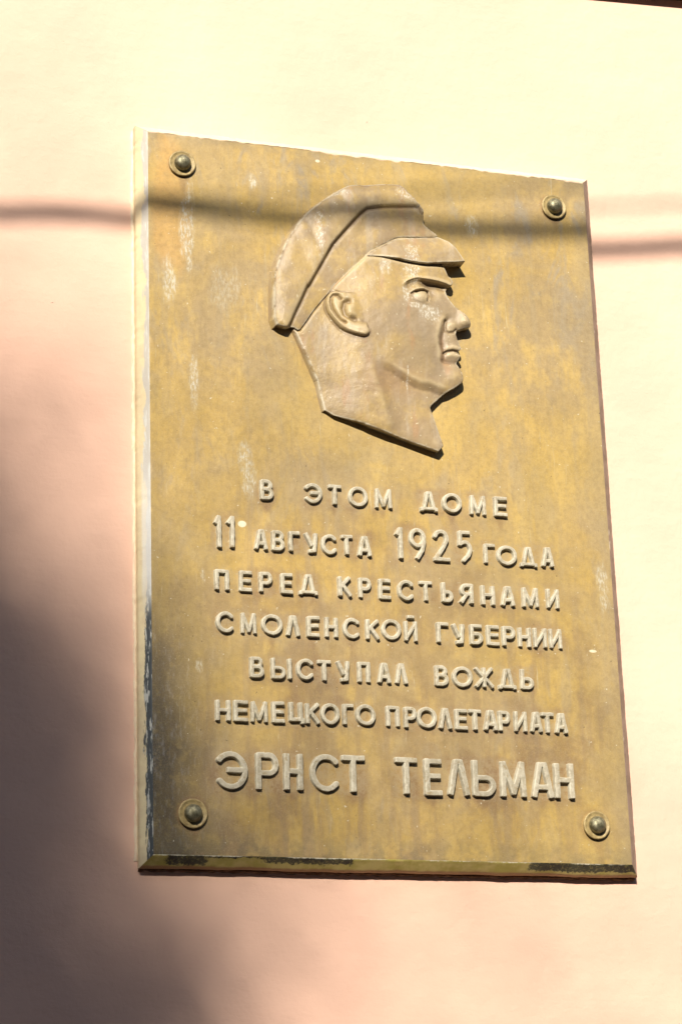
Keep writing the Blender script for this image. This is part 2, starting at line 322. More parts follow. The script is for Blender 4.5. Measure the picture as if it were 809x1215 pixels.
HEAD = [(383.5, 756.9), (377.8, 753.5), (381.2, 747.3), (384.4, 739.3), (388.0, 737.5), (390.1, 732.1), (389.0, 727.7), (383.7, 724.8), (380.7, 718.5), (381.3, 712.1), (384.9, 705.6), (389.7, 699.1), (400.2, 690.0), (406.3, 685.1), (409.7, 679.9), (410.7, 675.4), (409.2, 671.2), (401.8, 669.0), (391.6, 665.8), (390.4, 660.5), (392.4, 653.4), (394.3, 647.2), (395.9, 642.8), (394.2, 638.6), (391.6, 636.5), (393.2, 633.8), (395.6, 631.4), (393.3, 627.6), (389.7, 622.2), (391.3, 617.8), (394.0, 613.8), (395.9, 608.2), (395.0, 612.7), (397.0, 605.7), (397.0, 598.4), (392.2, 593.5), (385.6, 588.4), (378.2, 584.1), (370.8, 579.0), (360.5, 569.1), (352.1, 561.3), (353.6, 555.1), (370.4, 499.7), (318.0, 514.6), (262.7, 531.6), (269.6, 530.4), (217.9, 543.4), (213.4, 562.7), (208.9, 585.3), (207.6, 586.8), (199.9, 606.6), (191.8, 625.4), (182.9, 646.0), (179.5, 651.1), (195.0, 674.2), (231.6, 721.5), (242.5, 730.8), (276.1, 771.3), (314.2, 794.2), (359.1, 780.4)]
EAR_OUT = [(241.5, 701.5), (233.7, 703.8), (226.5, 701.3), (221.9, 695.0), (220.2, 685.7), (222.1, 675.1), (227.1, 666.5), (233.0, 658.1), (238.0, 652.2), (244.1, 648.3), (253.6, 644.4), (262.3, 642.3), (268.5, 642.4), (272.7, 645.6), (273.6, 650.2), (270.8, 655.4)]
EAR_IN = [(238.5, 692.1), (235.2, 696.3), (229.9, 696.7), (227.1, 692.8), (226.6, 686.4), (228.4, 677.5), (232.5, 669.7), (237.5, 663.0), (242.7, 659.9)]
EAR_CONCHA = [(248.1, 688.5), (243.6, 686.3), (241.6, 678.8), (243.1, 670.8), (247.4, 666.7), (254.3, 664.7)]
BROW = [(321.0, 719.8), (327.5, 725.1), (334.9, 729.0), (342.2, 731.2), (349.4, 730.5), (358.5, 730.1), (369.4, 729.4), (380.2, 727.4), (385.6, 725.5)]
EYE = [(346.1, 705.4)]
LID1 = [(331.9, 710.8), (337.0, 714.6), (344.3, 716.6), (350.7, 718.8), (356.1, 718.2)]
LID2 = [(338.6, 711.5), (345.1, 715.3), (351.5, 717.0), (355.7, 716.0), (356.1, 710.5), (353.5, 701.0)]
LID3 = [(332.8, 701.7), (340.7, 697.9), (347.9, 696.4), (353.3, 697.3)]
ALA = [(385.1, 673.2)]
ALA_LINE = [(376.8, 676.6), (375.9, 670.1), (376.7, 663.8), (380.5, 661.4), (386.9, 662.8), (390.7, 666.1)]
FOLD = [(377.5, 680.9), (373.9, 673.6), (370.7, 664.1), (367.8, 652.9), (367.9, 643.8), (370.9, 632.2), (369.5, 620.3)]
MOUTH = [(372.2, 632.9), (377.5, 636.3), (384.8, 637.7), (391.6, 636.9)]
CHIN_DENT = [(371.3, 622.3), (380.3, 621.3), (389.7, 622.2)]
JAW = [(271.1, 609.5), (297.3, 607.5), (312.9, 599.9), (325.0, 592.9), (339.0, 586.5), (353.3, 587.4), (363.9, 583.8), (371.0, 582.6)]
TENDON = [(275.9, 602.0), (280.3, 580.9), (286.7, 563.7), (292.9, 542.9), (294.3, 534.2)]
TENDON2 = [(265.3, 601.0), (278.7, 584.4), (288.3, 560.3)]
CHEEKBONE = [(300.5, 679.2), (327.7, 687.4), (352.8, 686.2), (366.8, 676.6)]
LETTERS = [('В', 1, 133.6, 149.7, 427.1, 452.5), ('Э', 1, 188.6, 210.7, 426.7, 450.7), ('Т', 1, 218.3, 235.0, 426.1, 451.5), ('О', 1, 244.1, 268.6, 426.1, 451.2), ('М', 1, 277.8, 300.0, 425.9, 452.1), ('Д', 1, 336.1, 357.9, 425.3, 452.1), ('О', 1, 365.0, 390.0, 426.8, 452.1), ('М', 1, 400.5, 422.0, 425.9, 454.2), ('Е', 1, 432.8, 450.1, 426.3, 453.4), ('1', 2, 75.5, 85.8, 362.4, 403.4), ('1', 2, 90.7, 101.9, 363.4, 404.5), ('А', 2, 125.0, 140.7, 363.7, 388.7), ('В', 2, 146.0, 161.5, 363.5, 389.5), ('Г', 2, 167.4, 181.2, 363.9, 389.4), ('У', 2, 187.1, 203.3, 363.8, 389.3), ('С', 2, 207.8, 228.3, 363.1, 387.8), ('Т', 2, 232.8, 247.4, 364.5, 388.3), ('А', 2, 254.0, 270.8, 363.5, 390.7), ('1', 2, 302.0, 312.3, 363.2, 402.9), ('9', 2, 319.7, 341.3, 363.7, 403.5), ('2', 2, 350.0, 371.5, 364.0, 404.9), ('5', 2, 380.6, 400.9, 364.6, 405.3), ('Г', 2, 416.2, 431.0, 365.7, 392.0), ('О', 2, 433.1, 459.0, 363.9, 389.6), ('Д', 2, 463.6, 485.6, 363.1, 391.5), ('А', 2, 492.3, 508.0, 365.6, 392.5), ('П', 3, 75.7, 92.6, 310.6, 337.0), ('Е', 3, 105.1, 120.6, 310.8, 335.5), ('Р', 3, 129.4, 145.3, 311.4, 337.3), ('Е', 3, 155.9, 170.7, 310.8, 335.9), ('Д', 3, 178.7, 201.1, 309.1, 337.5), ('К', 3, 227.4, 243.7, 312.0, 337.0), ('Р', 3, 253.0, 268.7, 311.6, 337.0), ('Е', 3, 278.4, 293.6, 311.6, 336.4), ('С', 3, 302.0, 323.4, 311.8, 335.3), ('Т', 3, 329.8, 346.9, 312.6, 336.8), ('Ь', 3, 358.8, 372.7, 312.6, 336.9), ('Я', 3, 382.0, 398.9, 312.4, 337.7), ('Н', 3, 409.9, 427.0, 311.4, 338.4), ('А', 3, 435.8, 453.2, 312.0, 338.7), ('М', 3, 463.1, 485.3, 312.0, 340.1), ('И', 3, 495.8, 511.5, 312.4, 340.2), ('С', 4, 76.0, 98.3, 259.1, 284.6), ('М', 4, 105.5, 125.3, 259.1, 285.3), ('О', 4, 131.1, 156.7, 259.2, 285.4), ('Л', 4, 161.6, 178.2, 259.0, 286.0), ('Е', 4, 186.7, 202.2, 259.7, 285.8), ('Н', 4, 209.0, 224.8, 260.0, 285.9), ('С', 4, 231.3, 253.2, 260.4, 285.8), ('К', 4, 259.8, 276.7, 260.3, 284.8), ('О', 4, 279.7, 304.1, 262.9, 286.8), ('Й', 4, 308.6, 324.5, 261.1, 293.7), ('Г', 4, 349.9, 365.0, 261.9, 287.2), ('У', 4, 369.7, 385.2, 260.8, 287.3), ('Б', 4, 392.3, 408.5, 261.3, 287.0), ('Е', 4, 414.3, 430.6, 261.5, 287.2), ('Р', 4, 434.4, 450.8, 260.9, 287.0), ('Н', 4, 455.0, 471.4, 261.0, 287.2), ('И', 4, 475.3, 491.9, 261.7, 287.6), ('И', 4, 496.1, 512.0, 261.8, 286.8), ('В', 5, 116.0, 132.6, 206.8, 233.2), ('Ы', 5, 142.2, 166.1, 207.2, 234.1), ('С', 5, 172.2, 194.3, 208.0, 231.7), ('Т', 5, 197.8, 215.0, 207.0, 233.1), ('У', 5, 222.1, 237.9, 207.8, 234.0), ('П', 5, 248.0, 263.2, 207.5, 234.6), ('А', 5, 272.8, 288.8, 207.5, 236.4), ('Л', 5, 294.5, 310.0, 208.2, 234.9), ('В', 5, 344.8, 361.7, 208.4, 236.1), ('О', 5, 367.0, 392.6, 208.0, 232.4), ('Ж', 5, 395.9, 419.5, 208.6, 235.3), ('Д', 5, 426.5, 448.6, 208.1, 235.1), ('Ь', 5, 455.1, 471.5, 209.2, 236.3), ('Н', 6, 73.9, 91.3, 153.6, 181.3), ('Е', 6, 95.3, 112.6, 153.9, 181.1), ('М', 6, 115.4, 136.5, 153.6, 181.4), ('Е', 6, 141.4, 156.8, 154.5, 181.3), ('Ц', 6, 162.3, 180.1, 153.1, 182.5), ('К', 6, 182.2, 199.1, 154.7, 181.6), ('О', 6, 200.6, 223.6, 155.3, 180.5), ('Г', 6, 227.7, 241.0, 156.1, 182.3), ('О', 6, 243.7, 267.8, 156.4, 182.3), ('П', 6, 281.4, 297.7, 155.7, 183.5), ('Р', 6, 303.5, 318.9, 155.0, 182.2), ('О', 6, 319.5, 344.2, 156.4, 182.2), ('Л', 6, 347.3, 363.2, 155.8, 182.6), ('Е', 6, 367.9, 383.5, 155.7, 182.5), ('Т', 6, 385.4, 401.4, 155.7, 182.6), ('А', 6, 404.6, 421.3, 155.9, 183.1), ('Р', 6, 423.5, 438.4, 156.0, 183.9), ('И', 6, 443.5, 459.1, 156.4, 184.1), ('А', 6, 464.2, 479.5, 156.3, 184.3), ('Т', 6, 478.2, 494.8, 155.6, 184.0), ('А', 6, 496.4, 512.1, 155.4, 183.2), ('Э', 7, 73.5, 110.5, 73.8, 118.3), ('Р', 7, 120.2, 147.2, 74.5, 118.9), ('Н', 7, 153.5, 176.0, 75.1, 118.9), ('С', 7, 185.3, 222.6, 75.7, 118.9), ('Т', 7, 223.1, 252.5, 74.8, 120.1), ('Т', 7, 288.9, 317.2, 74.2, 120.3), ('Е', 7, 325.6, 347.6, 73.7, 120.5), ('Л', 7, 354.5, 381.6, 74.6, 120.7), ('Ь', 7, 386.0, 414.7, 75.2, 121.8), ('М', 7, 420.3, 454.6, 74.8, 122.2), ('А', 7, 461.0, 488.8, 75.3, 122.0), ('Н', 7, 490.7, 515.4, 75.2, 121.7)]

# ------------------------------------------------------------------ the setting: ground, wall
def box(name, x0, x1, y0, y1, z0, z1, m, parent=None, bev=0.0):
    V = [(x, y, z) for z in (z0, z1) for y in (y0, y1) for x in (x0, x1)]
    me = bpy.data.meshes.new(name)
    me.from_pydata(V, [], [(0,2,3,1),(4,5,7,6),(0,1,5,4),(2,6,7,3),(0,4,6,2),(1,3,7,5)]); me.update()
    o = link(name, me, m, parent)
    if bev:
        md = o.modifiers.new('bevel', 'BEVEL'); md.width = bev; md.segments = 3
    return o
tag(link('ground', mesh_np('ground', [(-150, -150, 0), (150, -150, 0), (150, 0.3, 0), (-150, .3, 0)], [(0, 1, 2, 3)], False), M_asphalt), kind='structure')
tag(box('pavement', -12, 12, -1.6, 0.05, -.1, .12, M_paver), kind='structure')
wl = box('house_wall', -7, 7, 0, .35, 0, 6.5, M_wall)
tag(wl, 'peach painted plaster wall of a house behind the plaque', 'wall')

# brown timber board fixed to the wall above the plaque, only its lower edge in the picture
root = bpy.data.objects.new('timber_board', None); COL.objects.link(root)
root.location = (.655, 0, BASE_Z + 1.2065); root.rotation_euler = (0, R(-3.2), 0)
tag(root, 'brown varnished timber board on the wall at the top right corner', 'board')
box('board', -.45, 1.6, -.022, .004, 0, .14, M_board, root, .004)
box('lower_trim', -.456, 1.61, -.03, .003, .018, .05, M_board, root, .006)

# ------------------------------------------------------------------ the plaque
W, Hh = 586.2, 900.0
plaque = bpy.data.objects.new('memorial_plaque', None); COL.objects.link(plaque)
plaque.location = (0, 0, BASE_Z)
tag(plaque, 'weathered ochre memorial plaque with portrait in profile and raised Cyrillic lettering on the peach wall', 'plaque')

# slightly uneven cast face
gx = np.linspace(0, W, 290); gz = np.linspace(0, Hh, 450); X, Z = np.meshgrid(gx, gz)
bord = np.minimum(np.minimum(X, W-X), np.minimum(Z, Hh-Z))
und = (vnoise(X, Z, 60, 1)-.5)*.9 + (vnoise(X, Z, 22, 2)-.5)*.35 + (vnoise(X, Z, 8, 3)-.5)*.12
# worn rim
nib = np.maximum(0, vnoise(X, Z, 9, 4)-.62)*1.0*(bord < 1)
Y = -T - und*.001*ss(0, 25, bord) 
Y = Y + nib*.001
idx = np.arange(X.size).reshape(X.shape)
F = np.stack([idx[:-1, :-1].ravel(), idx[:-1, 1:].ravel(), idx[1:, 1:].ravel(), idx[1:, :-1].ravel()], 1)
DL = np.full(X.shape, 1e3)
for (_c, _l, a0, a1, b0, b1) in LETTERS:
    DL = np.minimum(DL, np.hypot(np.maximum(0, np.maximum(a0-X, X-a1)), np.maximum(0, np.maximum(b0-Z, Z-b1))))
DB = np.maximum(0, -poly_sd(X, Z, HEAD)); 
grime = .75*np.exp(-DL/14) + .55*np.exp(-DB/16)*(Z < 620) + .25*np.exp(-(Z)/60)
for bx_, bz_ in ((42.8, 859.5), (540.6, 858.2), (45.2, 46.6), (542.2, 46.0)):
    rb = np.hypot(X-bx_, Z-bz_); grime += .9*np.exp(-np.maximum(0, rb-16)/5) + .55*np.exp(-((X-bx_-3)/7)**2)*ss(bz_, bz_-20, Z)*ss(bz_-130, bz_-30, Z)
for (_c, _l, a0, a1, b0, b1) in LETTERS[::2]:
    if _l == 7 or _l in (1, 4): grime += .35*np.exp(-((X-(a0+a1)/2)/4)**2)*ss(b0+4, b0-3, Z)*ss(b0-26, b0-6, Z)
halo = np.exp(-DL/3.0)*.8 + np.exp(-DB/4)*.5
fo = link('face', mesh_np('face', np.stack([X.ravel()*.001, Y.ravel(), Z.ravel()*.001], 1), F), M_face, plaque)

for nm, arr in (('grime', grime), ('halo', halo)):
    at = fo.data.attributes.new(nm, 'FLOAT', 'POINT'); at.data.foreach_set('value', arr.ravel().astype(np.float32))

# four sloping edges with a straight side behind: cross section rows (outward mm, height above wall mm)
WB = 12.5
prof = [(0, 26.0), (.7, 25.6), (2.5, 23.4), (5, 20.6), (7.5, 17.8), (10, 15.0), (WB-.6, 12.4), (WB, 11.4), (WB+.3, 8), (WB, 4), (WB-.2, -1)]
def edge(name, side, seed):
    L = W if side in ('top', 'bottom') else Hh
    n = int(L/2.2); V = []; rows = len(prof)
    for i in range(n+1):
        t = i/n
        for j, (o, h) in enumerate(prof):
            s_ = -o + t*(L+2*o)                      # mitred corners
            jit = (vnoise(np.array(s_), np.array(o*1.0), 31, seed)-.5) + (vnoise(np.array(s_), np.array(o*1.0), 3.1, seed+3)-.5)*.35 - 2.2*max(0, float(vnoise(np.array(s_), np.array(1.0), 5.3, seed+5))-.80)*5*(j > 2)*.5
            k = 0.0 if j == 0 else (.5 if j < 6 else (.9 if side != 'bottom' else 1.4))
            oo = o + float(jit)*k; hh = h + float(jit)*k*.5*(j > 0)
            if side == 'bottom': p = (s_, -hh, -oo)
            elif side == 'top': p = (s_, -hh, Hh+oo)
            elif side == 'left': p = (-oo, -hh, s_)
            else: p = (W+oo, -hh, s_)
            if j == 0: 
                # share the face rim
                q = float(np.interp(s_, gx if side in ('top', 'bottom') else gz, (Y[0] if side == 'bottom' else Y[-1]) if side in ('top', 'bottom') else (Y[:, 0] if side == 'left' else Y[:, -1])))
                p = (p[0], q*1000, p[2])
            V.append((p[0]*.001, p[1]*.001, p[2]*.001))
    F = []
    for i in range(n):
        for j in range(rows-1):
            a, b, c, d = i*rows+j, (i+1)*rows+j, (i+1)*rows+j+1, i*rows+j+1
            F.append((a, b, c, d) if side in ('top', 'left') else (a, d, c, b))
    return link(name, mesh_np(name, V, F), M_edge[side], plaque)
for k, side in enumerate(('bottom', 'top', 'left', 'right')):
    e = edge('sloping_edge', side, 11+k)
    e['label'] = {'bottom': 'lower sloping edge with flaking olive paint', 'top': 'upper sloping edge overpainted in the wall colour',
                  'left': 'left sloping edge with cream paint and scraped metal', 'right': 'right sloping edge in dull brown'}[side]

# crusts of wall paint that lap over the upper and left rims, and a dark brown bead under the plaque
def crust(name, pts, wfn, hfn, m, parent, step=1.6):
    """a flat irregular bead along a polyline pts (x, out, z) in mm; wfn/hfn give width and thickness at arc length"""
    (ax, ay, az), (bx, by, bz) = pts; L = math.dist(pts[0], pts[1]); n = int(L/step); V = []; F = []
    dx, dz = (bx-ax)/L, (bz-az)/L; nx_, nz_ = -dz, dx
    for i in range(n+1):
        s_ = i*step; cx, cy, cz = ax+dx*s_, ay+(by-ay)*s_/L, az+dz*s_
        w0, w1 = wfn(s_); h = hfn(s_)
        for u, v in ((w0, -.4), (w0*.7, h*.7), ((w0+w1)/2, h), (w1*.7, h*.7), (w1, -.4)):
            V.append(((cx+nx_*u)*.001, -(cy+v)*.001, (cz+nz_*u)*.001))
    for i in range(n):
        for j in range(4):
            F.append((i*5+j, i*5+j+1, (i+1)*5+j+1, (i+1)*5+j))
    return link(name, mesh_np(name, V, F), m, parent)
vn = lambda s_, sc, sd: float(vnoise(np.array(s_*1.0), np.array(0.5), sc, sd))
def top_w(s_):
    return (-max(.3, 1.0 + 3.2*(vn(s_, 34, 21)-.45) + 2.6*(vn(s_, 5, 22)-.5) + (2.6 if 205 < s_ < 330 else 0)*vn(s_, 9, 23)), 1.5)
crust('paint_crust', ((1, 25.9, Hh), (W-1, 25.9, Hh)), top_w, lambda s_: .35+.5*vn(s_, 6, 24), M_crust, plaque)
crust('paint_crust', ((-WB-.8, .2, -4), (-WB-.8, .2, Hh+WB)), lambda s_: (-1.2-1.5*vn(s_, 5, 25), 1.5+2.4*vn(s_, 8, 26)), lambda s_: .8+1.4*vn(s_, 7, 27), M_crust, plaque)
crust('dark_bead', ((-WB, .4, -WB-.6), (W+WB, .4, -WB-.6)), lambda s_: (-1.2-1.8*vn(s_, 6, 28), 1.5), lambda s_: 2+3.4*vn(s_, 9, 29), M_bead, plaque)

# ------------------------------------------------------------------ portrait
CROWN_LIP = CROWN[CROWN_UND0:]
HEADP = smooth_poly(HEAD); CAPP = smooth_poly(CAP); PEAKP = PEAK; CROWN = smooth_poly(CROWN)
def wallfall(d, H, X, Z, left=2.5, base=1.1):
    H = H*(1.06 + .16*ss(205, 290, X))
    """full height inside, steep side outside; the left-facing sides are drafted more"""
    gz_, gx_ = np.gradient(d); g = np.hypot(gx_, gz_)+1e-6
    wid = base + left*np.maximum(0, gx_/g)
    H = H - .6*np.exp(-np.maximum(d, 0)/1.0)*ss(6, 9, H)
    return np.where(d >= 0, H, H*(1 + d/wid) - .6*(-d/wid)), d, 2.6
def f_head(X, Z):
    d = poly_sd(X, Z, HEADP); di = np.maximum(d, 0)
    xb = 205 + 0*X                                    # back of the neck
    E = 4.2 + 6.2*ss(0, 75, X - (205 + np.maximum(0, (560-Z))*.12))
    E = E + 2.2*ss(570, 600, Z)*ss(290, 230, X)
    H = E + 1.8*(1-np.exp(-di/9))
    # cheek and skull volume
    H += 1.3*np.exp(-(((X-330)/45)**2+((Z-640)/60)**2))
    H += 1.2*np.exp(-(((X-352)/20)**2+((Z-655)/16)**2))*.8
    # forehead plane turns back towards temple
    H -= 1.0*np.exp(-(((X-318)/16)**2+((Z-720)/22)**2))
    dcap = np.maximum(poly_sd(X, Z, CAPP), poly_sd(X, Z, PEAKP))
    H += 5.5*np.exp(-(((X-302)/58)**2+((Z-672)/70)**2))*ss(2, 34, -dcap) + 2.5*np.exp(-(((X-268)/34)**2+((Z-590)/60)**2))
    H -= 1.6*np.exp(-(((X-372)/16)**2+((Z-618)/26)**2))            # hollow of the lower cheek
    # eye socket
    db = line_d(X, Z, BROW); xb0 = [p[0] for p in BROW]; zb = np.interp(X, xb0, [p[1] for p in BROW])
    below = zb - Z
    inx = ss(xb0[0]-3, xb0[0]+9, X)
    sock = inx*ss(-1.0, 4.5-2*ss(EYE[0]-6, EYE[0]+12, X), below)*np.exp(-np.maximum(0, below-7)/9)*(ss(xb0[-1]+9, xb0[-1]-9, X)*.9+.1)
    H -= (2.6 + 4.8*ss(EYE[0]-6, EYE[0]+12, X))*sock
    H += 1.1*inx*np.exp(-(db/4.5)**2)*(below < 0) + 1.1*inx*np.exp(-(db/4.5)**2)*(below >= 0)*.3
    # deep inner corner between eye and nose bridge
    ex, ez = EYE
    H -= 3.2*np.exp(-(((X-ex-14)/7)**2+((Z-ez-7)/8)**2))
    # eyeball with lids
    r2_ = ((X-ex)/12.5)**2+((Z-ez)/8.5)**2
    H += 2.6*np.maximum(0, 1-r2_)**.9
    for P, a, w in ((LID1, 1.3, 1.7), (LID2, -2.8, 1.5), (LID3, .6, 1.6)):
        H += a*np.exp(-(line_d(X, Z, P)/w)**2)
    H -= 1.8*np.exp(-(line_d(X, Z, [(p[0], p[1]-2.4) for p in LID1])/1.3)**2)
    # nose
    ax, az = ALA
    nr = [(BROW[-1][0]-3, BROW[-1][1]-8), (NOSE_TIP[0]-10, NOSE_TIP[1]+22), (NOSE_TIP[0]-8, NOSE_TIP[1]+3)]
    H += 2.6*np.exp(-(line_d(X, Z, nr)/7)**2)
    H += 2.4*np.exp(-(((X-NOSE_TIP[0]+8)/9)**2+((Z-NOSE_TIP[1]-1)/8)**2))
    H += 1.4*np.exp(-(((X-ax)/7.5)**2+((Z-az)/6)**2))
    H -= 1.5*np.exp(-(line_d(X, Z, ALA_LINE)/1.7)**2)
    # fold from nose to mouth: cheek side stays high, lip side drops
    xf = np.interp(-Z, [-p[1] for p in FOLD], [p[0] for p in FOLD]); zin = ss(FOLD[-1][1]-6, FOLD[-1][1]+10, Z)*ss(FOLD[0][1]+8, FOLD[0][1]-6, Z)
    H -= 3.3*zin*ss(-5, 5, X-xf)*np.exp(-np.maximum(0, X-xf-3)/9)
    H += .8*zin*np.exp(-((X-xf+6)/5)**2)
    # lips, mouth line, dent above the chin
    mz = np.interp(X, [p[0] for p in MOUTH], [p[1] for p in MOUTH]); mi = ss(MOUTH[0][0]-2, MOUTH[0][0]+7, X)
    H += 1.3*mi*np.exp(-((Z-mz-4)/4.2)**2) + 1.4*mi*np.exp(-((Z-mz+5.5)/4)**2)
    H -= 2.2*np.exp(-(line_d(X, Z, MOUTH)/1.25)**2)
    H -= 1.5*np.exp(-(line_d(X, Z, CHIN_DENT)/3.5)**2)
    H += 1.8*np.exp(-(((X-MOUTH[-1][0]+8)/13)**2+((Z-MOUTH[-1][1]+33)/11)**2))
    # jaw: neck sits lower than the jaw
    JW = smooth_poly(JAW, 2, False); jx = [p[0] for p in JW]; jz = np.interp(X, jx, [p[1] for p in JW]); ji = ss(jx[0]-14, jx[0]+55, X)*ss(jx[-1]+10, jx[-1]-4, X)
    H -= 3.6*ji*ss(-6, 7, jz-Z)*np.exp(-np.maximum(0, jz-Z-5)/38)
    H += .5*ji*np.exp(-((Z-jz-6)/6)**2)
    # tendons of the neck
    H += 1.5*np.exp(-(line_d(X, Z, TENDON)/8)**2) + .4*np.exp(-(line_d(X, Z, TENDON2)/9)**2)
    tx = np.interp(-Z, [-p[1] for p in TENDON], [p[0] for p in TENDON]); H -= .7*ss(-4, 18, X-tx)*ss(0, 16, jz-Z-4)*ss(50, 20, X-tx)
    # ear
    de = poly_sd(X, Z, EARP); H += np.where(de > 0, 5.2*(1-np.exp(-de/1.8)), 0)*(1-ss(652, 664, Z)*(1-ss(3, 26, np.interp(Z, [650, 656, 682, 704], [274, 272, 269.6, 263])-X)))
    H -= 1.0*np.exp(-((np.maximum(0, -de))/2.2)**2)*(de <= 0)*ss(EARX+26, EARX+12, X)
    H += 1.0*np.exp(-((line_d(X, Z, EAR_OUT[:12])-2.6)/1.9)**2)*(de > 0)
    H -= 3.4*np.exp(-(line_d(X, Z, EAR_IN)/2.2)**2)
    H -= 4.2*np.exp(-(line_d(X, Z, EAR_CONCHA)/4.2)**2)
    H += 1.2*np.exp(-(((X-EARX-27)/4)**2+((Z-668)/6)**2))
    H += (vnoise(X, Z, 11, 5)-.5)*.5 + (vnoise(X, Z, 4, 6)-.5)*.16
    H -= 1.5*np.exp(-(np.maximum(0, -dcap-.3)/1.6)**2)             # crease along the cap band
    H = np.where(dcap > .8, np.minimum(H, 6.5), H)                 # the skull stays under the cap
    return wallfall(d, H, X, Z)
def f_cap(X, Z):
    d = poly_sd(X, Z, CAPP); dc = poly_sd(X, Z, CROWN)
    di = np.maximum(dc, 0)
    band = 8.2 + .9*(1-np.exp(-np.maximum(d, 0)/6)) + 2.6*ss(215, 320, X)
    und_ = line_d(X, Z, CROWN_LIP)              # distance from the overhanging lower edge of the crown
    crown = 8.8 + 3.2*(1-np.exp(-di/5)) + 4.8*np.exp(-und_/26)
    crown += 1.2*np.exp(-(((X-300)/30)**2+((Z-868)/10)**2))
    crown -= .8*np.exp(-(line_d(X, Z, [(262, 878), (280, 850)])/6)**2)
    crown -= .7*np.exp(-(line_d(X, Z, [(196, 800), (222, 745)])/5)**2) + .6*np.exp(-(line_d(X, Z, [(235, 850), (262, 812)])/5)**2)
    crown += .5*np.exp(-(line_d(X, Z, [(205, 812), (232, 760)])/6)**2)
    crown -= .5*np.exp(-(line_d(X, Z, [(178, 800), (200, 730)])/7)**2)
    k = ss(-4.6, .6, dc)
    H = band*(1-k) + crown*k
    H -= .7*np.exp(-((dc+4)/2.2)**2)
    H += (vnoise(X, Z, 14, 8)-.5)*.7 + (vnoise(X, Z, 5, 9)-.5)*.18
    return wallfall(d, H, X, Z, left=4.2)
def f_peak(X, Z):
    d = poly_sd(X, Z, PEAKP); df = line_d(X, Z, PEAK_FOLD)
    H = 11.2 + 4.6*ss(0, 26, df) - .8*np.exp(-(df/2)**2) + 1.2*ss(300, 385, X)
    H += (vnoise(X, Z, 10, 12)-.5)*.4
    return wallfall(d, H, X, Z, left=.6, base=.7)
def bb(P, m_=7):
    xs = [p[0] for p in P]; zs = [p[1] for p in P]; return (min(xs)-m_, max(xs)+m_, min(zs)-m_, max(zs)+m_)
EYE, ALA = EYE[0], ALA[0]
NOSE_TIP = max([p for p in HEAD if 640 < p[1] < 690], key=lambda p: p[0])
EARP = smooth_poly(EAR_OUT + [(EAR_OUT[-1][0]-2, EAR_OUT[-1][1]+26), (EAR_OUT[-1][0]-8, EAR_OUT[-1][1]+48)]); EARX = min(p[0] for p in EAR_OUT)
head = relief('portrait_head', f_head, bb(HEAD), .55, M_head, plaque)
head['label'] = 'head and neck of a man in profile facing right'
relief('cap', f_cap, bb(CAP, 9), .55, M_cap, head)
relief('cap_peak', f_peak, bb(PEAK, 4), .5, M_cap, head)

# ------------------------------------------------------------------ raised letters
def arc(cx, cz, rx, rz, a0, a1, n=18):
    return [(cx+rx*math.cos(R(a0+(a1-a0)*i/n)), cz+rz*math.sin(R(a0+(a1-a0)*i/n))) for i in range(n+1)]
